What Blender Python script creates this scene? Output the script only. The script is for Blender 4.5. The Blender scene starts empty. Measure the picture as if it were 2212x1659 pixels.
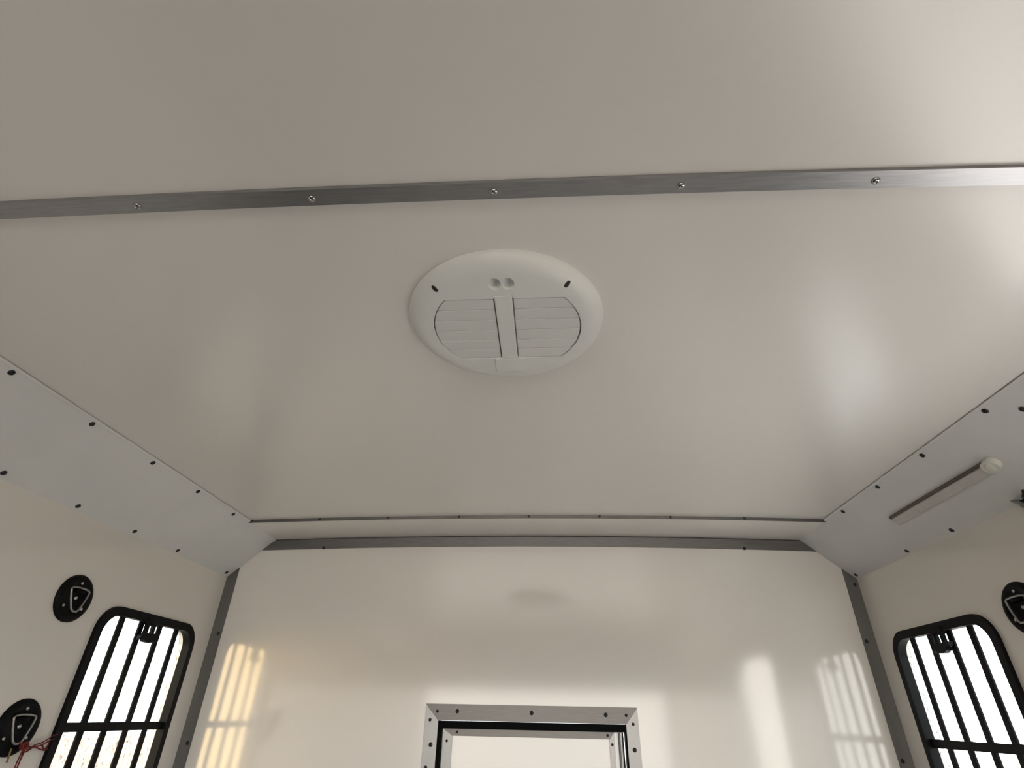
import bpy, bmesh, math, random
from mathutils import Matrix, Vector
random.seed(7)
scene = bpy.context.scene
COL = scene.collection

# ------------------------------------------------------------------ camera, sky, sun, exposure
ZC = 1.70                                   # camera height above the trailer floor
FPX = 1157.36
cam_data = bpy.data.cameras.new('camera')
cam_data.sensor_fit = 'HORIZONTAL'; cam_data.sensor_width = 36.0
cam_data.lens = FPX * 36.0 / 2212.0
cam_data.clip_start = 0.01
cam = bpy.data.objects.new('camera', cam_data); COL.objects.link(cam)
cam.location = (0.05346, 0, ZC); cam.rotation_euler = (2.12636, -0.0182, 0.0626)
scene.camera = cam

world = bpy.data.worlds.new('hazy_sky'); scene.world = world; world.use_nodes = True
bg = world.node_tree.nodes['Background']
bg.inputs['Color'].default_value = (0.90, 0.96, 1.0, 1); bg.inputs['Strength'].default_value = 4.0

sun_data = bpy.data.lights.new('sun', 'SUN'); sun_data.energy = 42.0; sun_data.angle = 0.02
sun_data.color = (1.0, 0.95, 0.89)
sun = bpy.data.objects.new('sun', sun_data); COL.objects.link(sun)
sun.rotation_euler = Vector((-0.25, -0.80, -0.50)).to_track_quat('-Z', 'Y').to_euler()

vs = scene.view_settings
vs.view_transform = 'Standard'; vs.look = 'None'; vs.exposure = 0.28; vs.gamma = 1.0
vs.use_curve_mapping = False

# ------------------------------------------------------------------ measured shell of the trailer
A = 0.75; H = ZC + 0.4377; CROWN = 0.0119
XL, ZL = -0.8675, ZC + 0.3302
XR, ZR = 0.8724, ZC + 0.3328
Y1, D, ZD = 1.378, 1.5448, ZC + 0.4320
YREAR = -1.3
def zc(x): return H + CROWN * (1 - (x / A) ** 2)

# ------------------------------------------------------------------ materials
def mat(name, col, rough=0.5, metal=0.0, spec=0.5, coat=0.0, coat_rough=0.05, noise=0.0, nscale=20.0,
        bump=0.0, bscale=40.0, stretch=None, rvar=0.0):
    m = bpy.data.materials.new(name); m.use_nodes = True
    nt = m.node_tree; b = nt.nodes['Principled BSDF']
    b.inputs['Base Color'].default_value = (*col, 1); b.inputs['Roughness'].default_value = rough
    b.inputs['Metallic'].default_value = metal; b.inputs['Specular IOR Level'].default_value = spec
    b.inputs['Coat Weight'].default_value = coat; b.inputs['Coat Roughness'].default_value = coat_rough
    tc = nt.nodes.new('ShaderNodeTexCoord'); mp = nt.nodes.new('ShaderNodeMapping')
    nt.links.new(tc.outputs['Object'], mp.inputs['Vector'])
    if stretch: mp.inputs['Scale'].default_value = stretch
    if noise:
        n = nt.nodes.new('ShaderNodeTexNoise'); n.inputs['Scale'].default_value = nscale; n.inputs['Detail'].default_value = 5
        nt.links.new(mp.outputs['Vector'], n.inputs['Vector'])
        r = nt.nodes.new('ShaderNodeValToRGB')
        r.color_ramp.elements[0].position = 0.3; r.color_ramp.elements[1].position = 0.7
        r.color_ramp.elements[0].color = (*[c * (1 - noise) for c in col], 1)
        r.color_ramp.elements[1].color = (*[min(1, c * (1 + noise)) for c in col], 1)
        nt.links.new(n.outputs['Fac'], r.inputs['Fac']); nt.links.new(r.outputs['Color'], b.inputs['Base Color'])
        if rvar:
            mr = nt.nodes.new('ShaderNodeMapRange')
            mr.inputs['To Min'].default_value = rough - rvar; mr.inputs['To Max'].default_value = rough + rvar
            nt.links.new(n.outputs['Fac'], mr.inputs['Value']); nt.links.new(mr.outputs['Result'], b.inputs['Roughness'])
    if bump:
        n2 = nt.nodes.new('ShaderNodeTexNoise'); n2.inputs['Scale'].default_value = bscale; n2.inputs['Detail'].default_value = 2
        nt.links.new(mp.outputs['Vector'], n2.inputs['Vector'])
        bp = nt.nodes.new('ShaderNodeBump'); bp.inputs['Strength'].default_value = 1.0; bp.inputs['Distance'].default_value = bump
        nt.links.new(n2.outputs['Fac'], bp.inputs['Height']); nt.links.new(bp.outputs['Normal'], b.inputs['Normal'])
    return m

M = {}
M['wall'] = mat('cream_gelcoat_wall', (0.67, 0.640, 0.60), rough=0.105, spec=0.9, noise=0.012, nscale=3, bump=0.00003, bscale=3)
M['ceil'] = mat('cream_gelcoat_ceiling', (0.76, 0.737, 0.715), rough=0.40, spec=1.0, coat=1.0, coat_rough=0.24, noise=0.012, nscale=3, bump=0.0006, bscale=3)
M['panel'] = mat('pale_grey_panel', (0.64, 0.645, 0.65), rough=0.38, spec=0.5, noise=0.03, nscale=10, bump=0.0005, bscale=25)
M['alu'] = mat('brushed_aluminium', (0.40, 0.40, 0.415), rough=0.36, metal=1.0, noise=0.10, nscale=30, stretch=(1, 14, 14), rvar=0.06)
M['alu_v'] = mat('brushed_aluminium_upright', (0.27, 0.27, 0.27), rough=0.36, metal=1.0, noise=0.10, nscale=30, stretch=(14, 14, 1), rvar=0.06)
M['alu_dim'] = mat('aluminium_dark_reflection', (0.17, 0.165, 0.16), rough=0.42, metal=1.0, noise=0.10, nscale=30, stretch=(1, 14, 14), rvar=0.06)  # same aluminium, dim reflections put into a darker base colour
M['alu_dim_v'] = mat('aluminium_dark_reflection_upright', (0.18, 0.175, 0.17), rough=0.42, metal=1.0, noise=0.10, nscale=30, stretch=(14, 14, 1), rvar=0.06)  # upright version, reflection darkness again in the base colour
M['screw'] = mat('dark_zinc_screw', (0.035, 0.035, 0.037), rough=0.4, metal=0.7, noise=0.1, nscale=200)
M['bright_screw'] = mat('steel_screw', (0.45, 0.45, 0.46), rough=0.22, metal=1.0, noise=0.1, nscale=200)
M['black'] = mat('black_plastic', (0.0025, 0.0025, 0.003), rough=0.5, spec=0.12, noise=0.1, nscale=60)
M['rubber'] = mat('black_rubber', (0.003, 0.003, 0.0035), rough=0.7, spec=0.08, noise=0.1, nscale=60)
M['iron'] = mat('grey_ring_metal', (0.32, 0.32, 0.31), rough=0.35, metal=0.9, noise=0.2, nscale=80)
M['vent'] = mat('white_abs_plastic', (0.72, 0.73, 0.72), rough=0.42, spec=0.4, noise=0.015, nscale=20)
M['vent_dim'] = mat('white_abs_slat', (0.69, 0.70, 0.70), rough=0.45, spec=0.4, noise=0.015, nscale=20)
M['hole'] = mat('dark_recess', (0.02, 0.018, 0.015), rough=0.7, noise=0.1, nscale=50)
M['gap_shade'] = mat('dark_brown_gap_shade', (0.06, 0.05, 0.042), rough=0.6, noise=0.25, nscale=30)  # shade inside the gap over the front trim, put into the colour
M['lamp_base'] = mat('brown_lamp_base', (0.10, 0.075, 0.065), rough=0.5, noise=0.1, nscale=60)
M['diffuser'] = mat('dull_pinkish_diffuser', (0.50, 0.47, 0.455), rough=0.25, noise=0.06, nscale=60)
M['lamp_cap'] = mat('pale_lamp_end', (0.62, 0.63, 0.58), rough=0.35, noise=0.02, nscale=60)
M['twine'] = mat('red_twine_fibre', (0.13, 0.010, 0.008), rough=0.8, noise=0.3, nscale=300)
M['ochre'] = mat('ochre_twine_fibre', (0.20, 0.12, 0.04), rough=0.75, noise=0.3, nscale=300)
M['floor'] = mat('dark_rubber_floor', (0.07, 0.065, 0.06), rough=0.75, noise=0.3, nscale=40, bump=0.003, bscale=80)
M['ground'] = mat('pale_gravel_yard', (0.26, 0.255, 0.25), rough=0.9, noise=0.25, nscale=6, bump=0.02, bscale=8)
M['reflector'] = mat('pale_reflector_wall', (0.37, 0.36, 0.345), rough=0.9, noise=0.05, nscale=1.0)  # for the added light reflector behind the trailer
M['bounce_absorber'] = mat('dark_absorber_ground', (0.08, 0.07, 0.05), rough=0.95, noise=0.35, nscale=6)  # for the added dark ground that soaks up bounce light
M['peach'] = mat('peach_rendered_wall', (0.26, 0.18, 0.135), rough=0.9, noise=0.15, nscale=1.5)
M['ochre_wall'] = mat('ochre_rendered_wall', (0.80, 0.55, 0.27), rough=0.9, noise=0.1, nscale=0.8)

def pane_mat():
    m = bpy.data.materials.new('speckled_acrylic_pane'); m.use_nodes = True
    nt = m.node_tree; nt.nodes.clear()
    out = nt.nodes.new('ShaderNodeOutputMaterial')
    tr = nt.nodes.new('ShaderNodeBsdfTransparent'); gl = nt.nodes.new('ShaderNodeBsdfGlossy'); gl.inputs['Roughness'].default_value = 0.05
    tl = nt.nodes.new('ShaderNodeBsdfDiffuse'); tl.inputs['Color'].default_value = (0.35, 0.36, 0.38, 1)
    mx = nt.nodes.new('ShaderNodeMixShader'); mx2 = nt.nodes.new('ShaderNodeMixShader')
    tc = nt.nodes.new('ShaderNodeTexCoord'); n = nt.nodes.new('ShaderNodeTexNoise')
    mp = nt.nodes.new('ShaderNodeMapping'); mp.inputs['Scale'].default_value = (1.0, 0.35, 1.0); mp.inputs['Rotation'].default_value = (0, 0, 0.5)
    n.inputs['Scale'].default_value = 260; n.inputs['Detail'].default_value = 6; n.inputs['Roughness'].default_value = 0.7
    rp = nt.nodes.new('ShaderNodeValToRGB'); rp.color_ramp.elements[0].position = 0.55; rp.color_ramp.elements[1].position = 0.68
    rp.color_ramp.elements[0].color = (0, 0, 0, 1); rp.color_ramp.elements[1].color = (0.93, 0.93, 0.93, 1)
    nt.links.new(tc.outputs['Object'], mp.inputs['Vector']); nt.links.new(mp.outputs['Vector'], n.inputs['Vector'])
    nt.links.new(n.outputs['Fac'], rp.inputs['Fac'])
    tr.inputs['Color'].default_value = (0.92, 0.95, 0.96, 1)
    nt.links.new(rp.outputs['Color'], mx.inputs['Fac'])
    nt.links.new(tr.outputs[0], mx.inputs[1]); nt.links.new(tl.outputs[0], mx.inputs[2])
    mx2.inputs['Fac'].default_value = 0.04; nt.links.new(mx.outputs[0], mx2.inputs[1]); nt.links.new(gl.outputs[0], mx2.inputs[2])
    nt.links.new(mx2.outputs[0], out.inputs['Surface'])
    return m
M['pane'] = pane_mat()

# ------------------------------------------------------------------ mesh helpers
def link(name, me, m, parent=None, smooth=False):
    o = bpy.data.objects.new(name, me); COL.objects.link(o)
    if m is not None and not me.materials: me.materials.append(m)
    if parent is not None: o.parent = parent
    if smooth:
        for p in me.polygons: p.use_smooth = True
    return o
def obj(name, bm, m, parent=None, smooth=False, sharp=None):
    bmesh.ops.recalc_face_normals(bm, faces=bm.faces)
    me = bpy.data.meshes.new(name); bm.to_mesh(me); bm.free()
    o = link(name, me, m, parent, smooth)
    if smooth and sharp: me.set_sharp_from_angle(angle=math.radians(sharp))
    return o
def add_box(bm, lo, hi, bevel=0.0):
    r = bmesh.ops.create_cube(bm, size=1.0); vs_ = r['verts']
    for v in vs_:
        v.co = Vector([(lo[i] + hi[i]) / 2 + v.co[i] * (hi[i] - lo[i]) for i in range(3)])
    if bevel:
        es = list({e for v in vs_ for e in v.link_edges})
        bmesh.ops.bevel(bm, geom=es, offset=bevel, segments=2, affect='EDGES', profile=0.5)
    return bm
def box(lo, hi, bevel=0.0): return add_box(bmesh.new(), lo, hi, bevel)
def prism(pts, w0, w1, bm=None):
    """closed outline in local (u,v), extruded along w"""
    bm = bm or bmesh.new(); n = len(pts)
    a = [bm.verts.new((p[0], p[1], w0)) for p in pts]; b = [bm.verts.new((p[0], p[1], w1)) for p in pts]
    bm.faces.new(a[::-1]); bm.faces.new(b)
    for i in range(n): bm.faces.new((a[i], a[(i + 1) % n], b[(i + 1) % n], b[i]))
    return bm
def rrect(u0, u1, v0, v1, r, seg=8):
    out = []
    for cx, cy, a0 in ((u1 - r, v1 - r, 0), (u0 + r, v1 - r, 90), (u0 + r, v0 + r, 180), (u1 - r, v0 + r, 270)):
        for k in range(seg + 1):
            a = math.radians(a0 + 90 * k / seg); out.append((cx + r * math.cos(a), cy + r * math.sin(a)))
    return out
def ring_prism(outer, inner, w0, w1):
    bm = bmesh.new(); n = len(outer); V = []
    for pts, w in ((outer, w0), (outer, w1), (inner, w1), (inner, w0)):
        V.append([bm.verts.new((p[0], p[1], w)) for p in pts])
    for k in range(4):
        A_, B_ = V[k], V[(k + 1) % 4]
        for i in range(n): bm.faces.new((A_[i], A_[(i + 1) % n], B_[(i + 1) % n], B_[i]))
    return bm
def lathe(profile, seg=32, bm=None, c=(0, 0)):
    bm = bm or bmesh.new(); rings = []
    for r, w in profile:
        if r < 1e-6: rings.append([bm.verts.new((c[0], c[1], w))])
        else: rings.append([bm.verts.new((c[0] + r * math.cos(2 * math.pi * k / seg), c[1] + r * math.sin(2 * math.pi * k / seg), w)) for k in range(seg)])
    for a, b in zip(rings, rings[1:]):
        for k in range(seg):
            q = (k + 1) % seg
            if len(a) == 1: bm.faces.new((a[0], b[k], b[q]))
            elif len(b) == 1: bm.faces.new((a[k], a[q], b[0]))
            else: bm.faces.new((a[k], a[q], b[q], b[k]))
    return bm
def tube(path, r, seg=8, closed=False, bm=None):
    bm = bm or bmesh.new(); P = [Vector(p) for p in path]; n = len(P); rings = []
    up = Vector((0.13, 0.21, 1)).normalized()
    for i in range(n):
        if closed: t = P[(i + 1) % n] - P[i - 1]
        else: t = P[min(i + 1, n - 1)] - P[max(i - 1, 0)]
        t.normalize(); s = t.cross(up)
        if s.length < 1e-4: s = t.cross(Vector((1, 0, 0)))
        s.normalize(); q = s.cross(t)
        rr = r[i] if isinstance(r, (list, tuple)) else r
        rings.append([bm.verts.new(P[i] + s * rr * math.cos(2 * math.pi * k / seg) + q * rr * math.sin(2 * math.pi * k / seg)) for k in range(seg)])
    for i in range(n if closed else n - 1):
        a, b = rings[i], rings[(i + 1) % n]
        for k in range(seg): bm.faces.new((a[k], a[(k + 1) % seg], b[(k + 1) % seg], b[k]))
    if not closed: bm.faces.new(rings[0][::-1]); bm.faces.new(rings[-1])
    return bm
def smooth_path(pts, n=8, closed=False):
    P = [Vector(p) for p in pts]; out = []; m = len(P)
    for i in range(m if closed else m - 1):
        p0 = P[(i - 1) % m] if closed or i > 0 else P[0]; p1 = P[i]; p2 = P[(i + 1) % m]
        p3 = P[(i + 2) % m] if closed or i + 2 < m else P[-1]
        for k in range(n):
            t = k / n
            out.append(0.5 * ((2 * p1) + (p2 - p0) * t + (2 * p0 - 5 * p1 + 4 * p2 - p3) * t * t + (3 * p1 - p0 - 3 * p2 + p3) * t ** 3))
    if not closed: out.append(P[-1])
    return out
def cut(o, cutters):
    """boolean-difference the cutter bmeshes from object o (same local space)"""
    for cb in cutters:
        bmesh.ops.recalc_face_normals(cb, faces=cb.faces)
        me = bpy.data.meshes.new('cutter'); cb.to_mesh(me); cb.free()
        c = bpy.data.objects.new('cutter', me); COL.objects.link(c); c.matrix_world = o.matrix_world.copy()
        md = o.modifiers.new('cut', 'BOOLEAN'); md.operation = 'DIFFERENCE'; md.solver = 'EXACT'; md.object = c
        bpy.context.view_layer.update()
        new = bpy.data.meshes.new_from_object(o.evaluated_get(bpy.context.evaluated_depsgraph_get()))
        o.modifiers.clear(); old = o.data; o.data = new; new.name = old.name; bpy.data.meshes.remove(old)
        bpy.data.objects.remove(c); bpy.data.meshes.remove(me)
    return o
def structure(o): o['kind'] = 'structure'; return o
def tag(o, label, cat, group=None):
    o['label'] = label; o['category'] = cat
    if group: o['group'] = group
    return o
def empty(name, mw):
    o = bpy.data.objects.new(name, None); COL.objects.link(o); o.empty_display_size = 0.05; o.matrix_world = mw; return o
def frame_mat(origin, u, v, w):
    m = Matrix.Identity(4)
    for i, a in enumerate((u, v, w)):
        a = Vector(a).normalized()
        for k in range(3): m[k][i] = a[k]
    for k in range(3): m[k][3] = origin[k]
    return m
def left_frame(y, z): return frame_mat((XL, y, z), (0, 1, 0), (0, 0, 1), (1, 0, 0))
def right_frame(y, z): return frame_mat((XR, y, z), (0, -1, 0), (0, 0, 1), (-1, 0, 0))
def front_frame(x, z): return frame_mat((x, D, z), (1, 0, 0), (0, 0, 1), (0, -1, 0))
def ceil_frame(x, y): return frame_mat((x, y, zc(x)), (1, 0, 0), (0, -1, 0), (0, 0, -1))
eL = Vector((-A - XL, 0, H - ZL)); eR = Vector((A - XR, 0, H - ZR))
def cham_left(y, t): o = Vector((XL, y, ZL)) + eL * t; return frame_mat(o, (0, 1, 0), eL, Vector((0, 1, 0)).cross(eL))
def cham_right(y, t): o = Vector((XR, y, ZR)) + eR * t; return frame_mat(o, (0, -1, 0), eR, Vector((0, -1, 0)).cross(eR))

# one screw mesh: shallow dome with a recessed drive, base at w = 0, radius 1
def screw_mesh(name, m):
    bm = lathe([(1.0, -0.2), (1.0, 0.08), (0.92, 0.28), (0.70, 0.46), (0.42, 0.54), (0.34, 0.54), (0.30, 0.25), (0, 0.25)], 14)
    bmesh.ops.recalc_face_normals(bm, faces=bm.faces)
    me = bpy.data.meshes.new(name); bm.to_mesh(me); bm.free(); me.materials.append(m)
    for p in me.polygons: p.use_smooth = True
    return me
SCREW = screw_mesh('screw', M['screw']); STEEL = screw_mesh('steel_screw', M['bright_screw'])
def screw(parent, mw, r, me=SCREW):
    """mw = frame of the screw head in world space; parented with its place kept"""
    o = bpy.data.objects.new('screw', me); COL.objects.link(o); o.parent = parent
    bpy.context.view_layer.update()
    o.matrix_parent_inverse = parent.matrix_world.inverted()
    o.matrix_world = mw @ Matrix.Diagonal((r, r, r, 1)); return o

# ------------------------------------------------------------------ structure: floor, walls, ceiling
TH = 0.03
structure(obj('floor', box((XL - TH, YREAR, -0.06), (XR + TH, D + TH, 0.0)), M['floor']))
structure(obj('ground', box((-60, -60, -0.55), (60, 60, -0.45)), M['ground']))

def arched_slab(x0, x1, y0, y1, dz0, dz1, n=48):
    bm = bmesh.new(); rows = []
    for y, dz in ((y0, dz0), (y1, dz0), (y1, dz1), (y0, dz1)):
        rows.append([bm.verts.new((x0 + (x1 - x0) * k / n, y, zc(x0 + (x1 - x0) * k / n) + dz)) for k in range(n + 1)])
    for k in range(n):
        for j in range(4):
            a, b = rows[j], rows[(j + 1) % 4]; bm.faces.new((a[k], a[k + 1], b[k + 1], b[k]))
    bm.faces.new([r[0] for r in rows]); bm.faces.new([r[-1] for r in rows][::-1])
    return bm
structure(obj('ceiling', arched_slab(-0.93, 0.93, YREAR, D + TH, 0.0, 0.04), M['ceil'], smooth=True, sharp=30))

WIN = (1.125, 1.470, 1.405, 1.8855)             # y0, y1, z0, z1 of the black window frames
WY, WZ = (WIN[0] + WIN[1]) / 2, (WIN[2] + WIN[3]) / 2
WHU, WHV = (WIN[1] - WIN[0]) / 2, (WIN[3] - WIN[2]) / 2
WTOP = H + 0.05
def wall_yz(name, x0, x1, holes):
    o = obj(name, box((x0, YREAR, 0.0), (x1, D, WTOP - 0.045)), M['wall'])
    cs = []
    for (y0, y1, z0, z1, r) in holes:
        bm = prism(rrect(y0, y1, z0, z1, r), x0 - 0.05, x1 + 0.05)
        for v in bm.verts: v.co = Vector((v.co.z, v.co.x, v.co.y))
        cs.append(bm)
    return structure(cut(o, cs))
hole = (WIN[0] + 0.008, WIN[1] - 0.008, WIN[2] + 0.008, WIN[3] - 0.008, 0.045)
GD = (0.34, 0.80, 0.10, 1.925)                  # side doorway, out of the picture on the right
wall_yz('wall_left', XL - TH, XL, [hole])
wall_yz('wall_right', XR, XR + TH, [hole, (GD[0], GD[1], GD[2], GD[3], 0.07)])
DO = (-0.2245, 0.2325, 0.95, 1.689)             # hatch opening in the front wall
wf = obj('wall_front', box((XL - TH, D, 0.0), (XR + TH, D + TH, WTOP - 0.045)), M['wall'])
cut(wf, [box((DO[0], D - 0.1, DO[2]), (DO[1], D + 0.2, DO[3]))]); structure(wf)
wr = obj('wall_rear', box((XL - TH, YREAR - TH, 0.0), (XR + TH, YREAR, WTOP)), M['wall'])
cut(wr, [box((-0.85, YREAR - 0.2, 1.32), (0.85, YREAR + 0.2, 1.86))]); structure(wr)

# unseen dark boards added on the lower side walls to cut bounced light
structure(obj('bounce_blocker_left', box((XL, YREAR, 0.0), (XL + 0.008, D - 0.004, 1.22)), M['rubber']))
br = obj('bounce_blocker_right', box((XR - 0.008, YREAR, 0.0), (XR, D - 0.004, 1.22)), M['rubber'])
cut(br, [box((XR - 0.1, GD[0] - 0.005, -0.1), (XR + 0.1, GD[1] + 0.005, 2.0))]); structure(br)

# sloping side panels between the walls and the ceiling
def cham_panel(name, fr, e, L0, L1, s):
    w = e.length; T = 0.0035
    root = obj(name, box((min(s * L0, s * L1), -0.004, -0.002), (max(s * L0, s * L1), w + 0.002, T), 0.0008), M['panel'])
    root.matrix_world = fr(0, 0); structure(root)
    lip = obj('edge_lip', box((min(s * L0, s * L1), w - 0.0035, T - 0.001), (max(s * L0, s * L1), w + 0.0025, T + 0.0015), 0.0006), M['panel'], root)
    return root, T
bpy.context.view_layer.update()
cl, T = cham_panel('trim_1', cham_left, eL, YREAR, D, 1)
cr_, T = cham_panel('trim_2', cham_right, eR, YREAR, D, -1)
def cham_screw(parent, fr, y, t, r=0.0048):
    m = fr(y, t); m = m @ Matrix.Translation((0, 0, T)); screw(parent, m, r)
for y in (0.470, 0.6314, 0.7995, 0.9713, 1.1365, 1.299): cham_screw(cl, cham_left, y, 0.945)
for y in (0.622, 0.7891, 0.9563, 1.1237, 1.2843, 1.5186): cham_screw(cl, cham_left, y, 0.05)
for y in (0.631, 0.7964, 0.968, 1.130, 1.2901): cham_screw(cr_, cham_right, y, 0.945, 0.0048)
for y in (0.789, 1.1248, 1.2852, 1.5252): cham_screw(cr_, cham_right, y, 0.05)
cham_screw(cr_, cham_right, 0.758, 0.77)

# lowered board along the front of the ceiling with its aluminium edge
structure(obj('trim_3', arched_slab(-0.80, 0.80, Y1 + 0.002, D - 0.0005, ZD - H, 0.002), M['ceil'], smooth=True, sharp=30))
t4 = structure(obj('trim_4', arched_slab(-0.752, 0.752, Y1 - 0.003, Y1 + 0.0015, ZD - H - 0.0012, 0.001), M['alu_dim'], smooth=True, sharp=30))
for x in (-0.745, -0.5576, -0.371, -0.1812, 0.003, 0.187, 0.3683, 0.553):
    screw(t4, frame_mat((x, Y1 - 0.003, zc(x) - 0.003), (1, 0, 0), (0, 0, 1), (0, -1, 0)), 0.0034)

# flat aluminium bar screwed across the ceiling
BY0, BY1, BSL = 0.3406, 0.3602, 0.00644
bm = arched_slab(-0.752, 0.752, BY0, BY1, -0.0042, 0.001)
for v in bm.verts: v.co.y += BSL * v.co.x
es = [e for e in bm.edges if abs(e.verts[0].co.x - e.verts[1].co.x) > 0.01 and all(v.co.z < zc(v.co.x) - 0.003 for v in e.verts)]
bmesh.ops.bevel(bm, geom=es, offset=0.0009, segments=2, affect='EDGES', profile=0.5)
t5 = structure(obj('trim_5', bm, M['alu'], smooth=True, sharp=35))
for x in (-0.557, -0.3701, -0.1834, 0.0047, 0.1907, 0.3756, 0.561):
    x2 = 0.0535 + (x - 0.0535) * 0.990
    screw(t5, frame_mat((x2, 0.3515 + BSL * x2, zc(x2) - 0.0042), (1, 0, 0), (0, -1, 0), (0, 0, -1)), 0.0040, STEEL)

# front wall trims: top flat, two upright corner flats, dark strip painting the shaded gap above
def front_curve_strip(x0, x1, ztop, zbot, y0, y1, n=40, cl0=None):
    bm = bmesh.new(); rows = []
    for fz, y in ((ztop, y0), (ztop, y1), (zbot, y1), (zbot, y0)):
        rows.append([bm.verts.new((x0 + (x1 - x0) * k / n, y, fz(x0 + (x1 - x0) * k / n))) for k in range(n + 1)])
    for k in range(n):
        for j in range(4):
            a, b = rows[j], rows[(j + 1) % 4]; bm.faces.new((a[k], a[k + 1], b[k + 1], b[k]))
    bm.faces.new([r[0] for r in rows]); bm.faces.new([r[-1] for r in rows][::-1])
    return bm
def cham_limit(x):        # underside of the sloping panels above x
    if x < -A: t = (x - XL) / (-A - XL); return ZL + t * (H - ZL) - 0.001
    if x > A: t = (x - XR) / (A - XR); return ZR + t * (H - ZR) - 0.001
    return 9
base_top = lambda x: ZD + CROWN * (1 - (x / A) ** 2)
top_fn = lambda x: min(base_top(x) - 0.0035, cham_limit(x))
bot_fn = lambda x: min(base_top(x) - 0.0300, cham_limit(x) - 0.0005)
t6 = structure(obj('trim_6', front_curve_strip(-0.7865, 0.7925, top_fn, bot_fn, D - 0.0030, D + 0.001, 80), M['alu_dim'], smooth=True, sharp=30))
obj('gap_shade_line', front_curve_strip(-0.752, 0.752, lambda x: base_top(x) + 0.001, lambda x: base_top(x) - 0.0042, D - 0.0022, D + 0.001), M['gap_shade'], t6)
for x in (-0.6013, -0.005, 0.5958):
    if abs(x) < 0.1: continue
    screw(t6, frame_mat((x, D - 0.003, 2.1085), (1, 0, 0), (0, 0, 1), (0, -1, 0)), 0.0045)
for nm, xo, xi, zo in (('trim_7', XL, -0.8385, ZL), ('trim_8', XR, 0.8410, ZR)):
    e = eL if xo < 0 else eR
    zi = zo + (xi - xo) / e.x * e.z
    t7 = structure(obj(nm, prism([(xo, 0.0), (xi, 0.0), (xi, zi - 0.002), (xo, zo - 0.002)], 0, 0.003), M['alu_dim_v']))
    t7.matrix_world = frame_mat((0, D, 0), (1, 0, 0), (0, 0, 1), (0, -1, 0))
    xs = -0.8465 if xo < 0 else 0.8490
    for z in (1.8772, 1.6300, 1.383):
        screw(t7, frame_mat((xs, D - 0.003, z), (1, 0, 0), (0, 0, 1), (0, -1, 0)), 0.0046)
screw(t7, frame_mat((0.8625, D - 0.003, 2.014), (1, 0, 0), (0, 0, 1), (0, -1, 0)), 0.0040)

# ------------------------------------------------------------------ front hatch: aluminium surround, rubber seal, framed leaf
d1 = empty('door_1', front_frame(0, 0)); structure(d1)
OU = (-0.2585, 0.2620, 0.915, 1.7240)           # outer edge of the surround
IN = (-0.2250, 0.2325, 0.950, 1.6890)
def mitred(parent, name, o, i, w0, w1, mh, mv):
    for q, m in ((((o[0], o[3]), (o[1], o[3]), (i[1], i[3]), (i[0], i[3])), mh), (((o[0], o[2]), (o[1], o[2]), (i[1], i[2]), (i[0], i[2])), mh),
              (((o[0], o[2]), (o[0], o[3]), (i[0], i[3]), (i[0], i[2])), mv), (((o[1], o[2]), (o[1], o[3]), (i[1], i[3]), (i[1], i[2])), mv)):
        c = Vector((sum(p[0] for p in q) / 4, sum(p[1] for p in q) / 4)); s = 0.9985
        bm = prism([(c.x + (p[0] - c.x) * s, c.y + (p[1] - c.y) * s) for p in q], w0, w1)
        obj(name, bm, m, parent)
mitred(d1, 'surround_flat', OU, IN, 0.0, 0.003, M['alu_dim'], M['alu_v'])  # horizontal flats darker than uprights: their dim reflection is in the colour
bpy.context.view_layer.update()
for x, z, r in ((-0.2288, 1.708, .0036), (-0.1788, 1.7085, .0046), (0.0048, 1.7083, .0048), (0.1851, 1.7075, .0048), (0.2342, 1.7075, .0036),
             (-0.2453, 1.6898, .0038), (-0.2390, 1.639, .0050), (-0.2465, 1.5933, .0044), (-0.2400, 1.50, .005), (0.249, 1.6897, .0036), (0.2475, 1.6382, .0050), (0.2475, 1.54, .005)):
    screw(d1, front_frame(x, z) @ Matrix.Translation((0, 0, 0.003)), r)
rect = lambda a: [(a[0], a[2]), (a[1], a[2]), (a[1], a[3]), (a[0], a[3])]
LF = (-0.2130, 0.2040, 0.960, 1.6725)           # leaf edge
obj('rubber_seal', ring_prism(rect((IN[0] + .0004, IN[1] - .0004, IN[2] + .0004, IN[3] - .0004)), rect((IN[0] + .010, IN[1] - .004, IN[2] + .010, IN[3] - .0165)), -0.028, 0.0015), M['rubber'], d1)
leaf = obj('leaf', box((LF[0] - .004, LF[2] - .004, -0.045), (LF[1] + .022, LF[3] + .004, -0.014)), M['wall'], d1)
mitred(leaf, 'leaf_edging', LF, (LF[0] + .0235, LF[1] - .013, LF[2] + .02, LF[3] - .0150), -0.016, -0.0115, M['alu_dim'], M['alu_v'])
obj('hinge', tube([(0.2185, z, -0.010) for z in (0.965, 1.25, 1.50, 1.6715)], 0.0062, 14), M['alu_v'], leaf, True, 40)
bpy.context.view_layer.update()
for x, z in ((-0.1789, 1.6655), (-0.2027, 1.6469), (0.1876, 1.6655), (0.1975, 1.6474), (-0.2027, 1.56)):
    screw(leaf, front_frame(x, z) @ Matrix.Translation((0, 0, -0.0115)), 0.0030)

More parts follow.
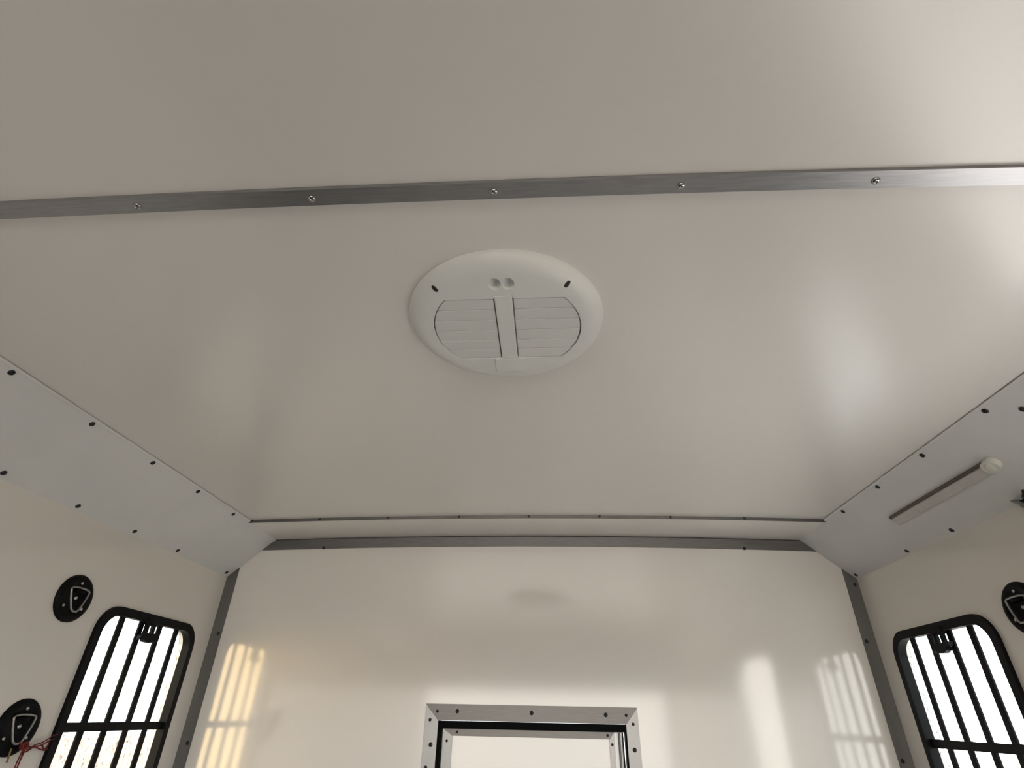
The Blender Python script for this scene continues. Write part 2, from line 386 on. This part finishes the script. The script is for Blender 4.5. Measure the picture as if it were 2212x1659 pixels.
# ------------------------------------------------------------------ barred side windows
def window(name, fr, du):
    root = empty(name, fr(WY, WZ)); structure(root)
    o = rrect(-WHU, WHU, -WHV, WHV, 0.052, 10)
    i = rrect(-WHU + .0175, WHU - .0175, -WHV + .0175, WHV - .0175, 0.038, 10)
    f = ring_prism(o, i, -0.001, 0.007)
    ed = [e for e in f.edges if all(abs(v.co.z - 0.007) < 1e-6 for v in e.verts) and len(e.link_faces) == 2 and abs(e.link_faces[0].normal.z) != abs(e.link_faces[1].normal.z)]
    obj('frame', f, M['black'], root, True, 30)
    o2 = rrect(-WHU + .0095, WHU - .0095, -WHV + .0095, WHV - .0095, 0.044, 10)
    i2 = rrect(-WHU + .0165, WHU - .0165, -WHV + .0165, WHV - .0165, 0.038, 10)
    obj('reveal', ring_prism(o2, i2, -0.013, 0.0), M['black'], root, True, 30)
    obj('pane', prism(rrect(-WHU + .010, WHU - .010, -WHV + .010, WHV - .010, 0.042, 10), -0.0128, -0.0104), M['pane'], root)
    for u in (-0.098, -0.033, 0.033, 0.098):
        obj('bar', box((u - .0076, -WHV + .014, -0.006), (u + .0076, WHV - .014, -0.001), 0.0012), M['black'], root)
    for v in (1.667 - WZ, 1.667 - WZ - 0.20):
        obj('cross_bar', box((-WHU + .014, v - .0080, -0.0065), (WHU - .014, v + .0080, -0.0005), 0.0012), M['black'], root)
    # catch hanging from the top of the frame: bracket, two prongs, winged handle
    zt = 1.866 - WZ
    k = obj('latch', box((du - 0.017, zt - 0.004, 0.0), (du + 0.017, zt + 0.012, 0.010), 0.0015), M['black'], root)
    for u in (-0.012, 0.010):
        obj('prong', box((du + u - .0045, zt - .028, 0.001), (du + u + .0045, zt, 0.009), 0.0012), M['black'], k)
    wing = [(-0.031, -0.040), (-0.029, -0.030), (-0.014, -0.024), (0.004, -0.026), (0.016, -0.022), (0.031, -0.024), (0.027, -0.031), (0.018, -0.032),
            (0.029, -0.041), (0.016, -0.039), (0.006, -0.043), (-0.012, -0.042), (-0.020, -0.036)]
    obj('handle', prism([(du + a, zt + b + 0.004) for a, b in wing], 0.002, 0.012), M['black'], k)
    return root
window('window_1', left_frame, -0.012); window('window_2', right_frame, 0.012)
# side doorway lining, out of the picture
d2 = empty('door_2', right_frame((GD[0] + GD[1]) / 2, (GD[2] + GD[3]) / 2)); structure(d2)
hu, hv = (GD[1] - GD[0]) / 2, (GD[3] - GD[2]) / 2
obj('doorway_lining', ring_prism(rrect(-hu - .004, hu + .004, -hv - .004, hv + .004, .074), rrect(-hu + .004, hu - .004, -hv + .004, hv - .004, .066), -TH - .002, 0.003), M['alu_v'], d2, True, 30)

# ------------------------------------------------------------------ round ceiling vent
VX, VY, VR, VD = 0.0026, 0.5600, 0.1275, 0.0175
vent = empty('roof_vent', ceil_frame(VX, VY))
tag(vent, 'round white plastic air vent with closed louvres on the ceiling', 'vent')
prof = [(0, -0.002), (VR, -0.002), (VR, 0.0030), (VR - .0008, 0.0058), (VR - .0032, 0.0094), (VR - .0076, 0.0130), (VR - .0135, 0.0160), (VR - .0205, VD), (0, VD)]
body = obj('body', lathe(prof, 96), M['vent'], vent)
bpy.context.view_layer.update()
def gcoord(x, y): return (x - VX, -(y - VY))
GC = gcoord(0.0045, 0.5600); GR = 0.0965
vt = gcoord(0, 0.4975)[1]; vb = gcoord(0, 0.6250)[1]
mu0, mu1 = gcoord(-0.0073, 0)[0], gcoord(0.0145, 0)[0]
def half_outline(side, r, v_hi, v_lo, pad=0.0, n=24):
    """region of the grille circle left (-1) or right (+1) of the middle bar, between two v lines"""
    pts = []
    inner = (mu0 + pad * -1) if side < 0 else (mu1 + pad)
    for k in range(n + 1):
        v = v_hi + (v_lo - v_hi) * k / n
        dx = math.sqrt(max(1e-8, r * r - (v - GC[1]) ** 2))
        pts.append((GC[0] + side * dx, v))
    return pts + [(inner, v_lo), (inner, v_hi)]
pockets = [prism(half_outline(s, GR, vt, vb), VD - 0.0065, VD + 0.01) for s in (-1, 1)]
# finger dimples
dims = []
for x, y in ((-0.0048, 0.4715), (0.0113, 0.4715)):
    u, v = gcoord(x, y); bm = bmesh.new(); bmesh.ops.create_uvsphere(bm, u_segments=24, v_segments=16, radius=0.0085)
    for q in bm.verts: q.co = Vector((u + q.co.x * 0.87, v + q.co.y * 1.25, VD + 0.0003 + q.co.z * 1.1))
    dims.append(bm)
cut(body, pockets + dims)
for p in body.data.polygons: p.use_smooth = True
body.data.set_sharp_from_angle(angle=math.radians(28))
NS = 6
for s in (-1, 1):
    for k in range(NS):
        a = vt + (vb - vt) * k / NS - (0.0010 if k == 0 else 0.0); b = vt + (vb - vt) * (k + 1) / NS
        a -= 0.0003; b += 0.0003 if k < NS - 1 else 0.0010
        pts = half_outline(s, GR - 0.0016, a, b, pad=0.0016, n=6)
        if s > 0: pts = pts[::-1]
        bm = prism(pts, VD - 0.0062, VD - 0.0012)
        for v in bm.verts:                       # closed louvre blades: each one tips a little
            f = (v.co.y - b) / (a - b); v.co.z += (f - 0.5) * 0.0011
        obj('slat', bm, M['vent_dim'], vent)
v0 = gcoord(0, 0.4926)[1]; v1 = gcoord(0, 0.6240)[1]
obj('centre_bar', box((mu0 + .0004, v1, VD - 0.003), (mu1 - .0004, v0, VD + 0.0010), 0.0006), M['vent'], vent)
t0, t1 = gcoord(-0.0177, 0)[0], gcoord(0.0233, 0)[0]
obj('pull_tab', box((t0, gcoord(0, 0.6560)[1], VD - 0.002), (t1, v1 - 0.0006, VD + 0.0018), 0.0006), M['vent'], vent)
for x, y in ((-0.0785, 0.4765), (0.0838, 0.4735), (0.0026, 0.676)):
    u, v = gcoord(x, y)
    if y > 0.6: continue
    ang = math.atan2(v, u); rr = 0.1145
    pr = [(rr * math.cos(ang), rr * math.sin(ang))][0]
    m = frame_mat((pr[0], pr[1], 0.0136), (-math.sin(ang), math.cos(ang), 0), (0, 0, 1), (math.cos(ang), math.sin(ang), 0))
    q = lathe([(0, -0.004), (0.0034, -0.004), (0.0036, 0.0006), (0.0026, 0.0012), (0, 0.0012)], 12)
    nrm = Vector((math.cos(ang) * 0.42, math.sin(ang) * 0.42, 0.9)).normalized(); uu = Vector((-math.sin(ang), math.cos(ang), 0))
    bmesh.ops.transform(q, matrix=frame_mat((pr[0], pr[1], 0.0156), uu, nrm.cross(uu), nrm) @ Matrix.Diagonal((0.75, 1.35, 1, 1)), verts=q.verts)
    obj('screw_recess', q, M['hole'], vent, True, 40)

# ------------------------------------------------------------------ slim strip lamp on the right sloping panel
lamp = empty('strip_lamp', cham_right(1.04, 0.488) @ Matrix.Translation((0, 0, T)))
tag(lamp, 'slim unlit strip lamp with pale round end on the right sloping panel', 'lamp')
u0, u1 = -(1.203 - 1.04), (1.04 - 0.905)         # u runs towards the camera
obj('housing', box((u0, -0.0115, -0.0005), (u1, 0.0118, 0.0055), 0.0015), M['lamp_base'], lamp)
obj('diffuser', box((u0 + .004, -0.0122, 0.0035), (u1 - .002, 0.0068, 0.0092), 0.0025), M['diffuser'], lamp)
cap = obj('end_cap', prism(rrect(u1 - .006, u1 + .024, -0.0125, 0.0125, 0.0122, 10), -0.0005, 0.0105), M['lamp_cap'], lamp)
bmc = lathe([(0.0080, 0.0100), (0.0080, 0.0116), (0.0066, 0.0122), (0.0, 0.0122)], 24, c=(u1 + .010, 0.0))
obj('switch', bmc, M['lamp_cap'], cap, True, 40)

# ------------------------------------------------------------------ round black tie-ring cups
def tie_ring(fr, y, z, label):
    root = empty('tie_ring', fr(y, z)); tag(root, label, 'tie ring', 'round black tie rings on the side walls')
    s = 1 if fr is left_frame else -1
    obj('cup', lathe([(0, -0.001), (0.0425, -0.001), (0.0428, 0.003), (0.0405, 0.0062), (0.0345, 0.0080), (0.0300, 0.0066), (0.0250, 0.0038), (0.0, 0.0030)], 48), M['black'], root, True, 50)
    pts = [(-0.0205, 0.0165, 0.009), (0.0, 0.0185, 0.0085), (0.0205, 0.0165, 0.009), (0.0215, 0.0085, 0.010), (0.0135, -0.0115, 0.012), (0.0075, -0.0215, 0.013), (0.0, -0.0235, 0.013), (-0.0075, -0.0215, 0.013), (-0.0135, -0.0115, 0.012), (-0.0215, 0.0085, 0.010)]
    obj('ring', tube(smooth_path(pts, 5, True), 0.0020, 10, True), M['iron'], root, True)
    obj('staple', tube(smooth_path([(-0.008, 0.012, 0.003), (-0.007, 0.0125, 0.0105), (0, 0.012, 0.0125), (0.007, 0.0125, 0.0105), (0.008, 0.012, 0.003)], 5), 0.0026, 8), M['black'], root, True)
    bpy.context.view_layer.update()
    for u, v in ((0, 0.0275), (0.0225, -0.016), (-0.0225, -0.016)):
        screw(root, root.matrix_world @ Matrix.Translation((u, v, 0.0066)), 0.0032, STEEL)
    screw(root, root.matrix_world @ Matrix.Translation((0.002, 0.001, 0.0032)), 0.0042, STEEL)
    return root
tie_ring(left_frame, 1.045, 1.8792, 'round black tie ring above and beside the left barred window')
lowring = tie_ring(left_frame, 1.0405, 1.6690, 'round black tie ring with red twine tied to it')
tie_ring(right_frame, 1.043, 1.8755, 'round black tie ring cut by the right picture edge')

# red twine knotted on the lower ring
tw = empty('red_twine', left_frame(1.0405, 1.6690)); tag(tw, 'frayed red twine knotted on the lower left tie ring', 'twine')
S = [[(0.004, -0.022, .014), (0.012, -0.026, .017), (0.020, -0.029, .016), (0.030, -0.033, .013), (0.043, -0.027, .011), (0.060, -0.023, .010), (0.078, -0.014, .010), (0.088, -0.012, .010)],
     [(0.012, -0.027, .015), (0.024, -0.036, .014), (0.040, -0.030, .013), (0.056, -0.033, .011), (0.070, -0.036, .010), (0.078, -0.033, .009)],
     [(0.018, -0.024, .016), (0.030, -0.030, .015), (0.046, -0.029, .012), (0.060, -0.027, .011), (0.074, -0.021, .010), (0.083, -0.019, .009)],
     [(0.016, -0.024, .015), (0.018, -0.034, .014), (0.020, -0.050, .011), (0.024, -0.075, .008), (0.026, -0.105, .006)],
     [(0.020, -0.026, .015), (0.023, -0.038, .013), (0.026, -0.052, .010), (0.030, -0.078, .007), (0.031, -0.098, .006)],
     [(0.058, -0.026, .011), (0.066, -0.034, .012), (0.074, -0.028, .010), (0.076, -0.019, .009)]]
for p in S:
    n = len(smooth_path(p, 6)); obj('strand', tube(smooth_path(p, 6), [0.0016 - 0.0008 * i / n for i in range(n)], 7), M['twine'], tw, True)
kn = []
for k in range(40):
    a = k * 0.55; kn.append((0.016 + 0.006 * math.cos(a) + 0.001 * math.sin(k), -0.027 + 0.005 * math.sin(a) , 0.015 + 0.003 * math.sin(a * 0.37)))
obj('knot', tube(kn, 0.0016, 7), M['twine'], tw, True)
obj('ochre_tuft', tube(smooth_path([(-0.006, -0.030, .013), (-0.002, -0.042, .011), (0.002, -0.049, .008)], 5), 0.0014, 6), M['ochre'], tw, True)

# dark hooked bracket on the seam at the right picture edge
hk = empty('hook_bracket', right_frame(0.936, 2.028)); tag(hk, 'small dark metal hook bracket on the right seam at the picture edge', 'hook')
obj('plate', prism([(-0.024, 0.010), (-0.016, 0.014), (0.030, 0.016), (0.030, -0.038), (0.012, -0.040), (-0.004, -0.012)], -0.001, 0.006), M['screw'], hk)
obj('rib', tube(smooth_path([(-0.022, 0.009, .007), (-0.006, 0.000, .011), (0.010, -0.010, .016), (0.026, -0.018, .017)], 5), 0.0032, 8), M['iron'], hk, True)
obj('hook_tip', tube(smooth_path([(0.004, 0.008, .006), (0.014, 0.004, .016), (0.024, 0.002, .022), (0.030, 0.010, .024)], 5), 0.0034, 8), M['screw'], hk, True)

# ------------------------------------------------------------------ yard outside the windows
structure(obj('bounce_absorber', prism([(-59, -59), (59, -59), (59, 59), (3.8, 59), (3.8, -2.6), (-1.6, -2.6), (-1.6, 59), (-59, 59)], -0.449, -0.44), M['bounce_absorber']))  # dark ground added and shaped to cut light bounced onto the ceiling
structure(obj('wall_yard', box((-9.3, 4.0, -0.45), (-9.0, 40, 1.2)), M['peach']))
wb = structure(obj('wall_barn', box((-9, -1, -0.45), (9, 0, 4.2)), M['ochre_wall']))
wb.location = (-12.5, -12.5, 0); wb.rotation_euler = (0, 0, -0.75)
structure(obj('rear_reflector', box((-4.5, -8.3, -0.45), (6, -8.0, 4.6)), M['reflector']))  # unseen pale wall added behind to throw sunlight onto the front wall
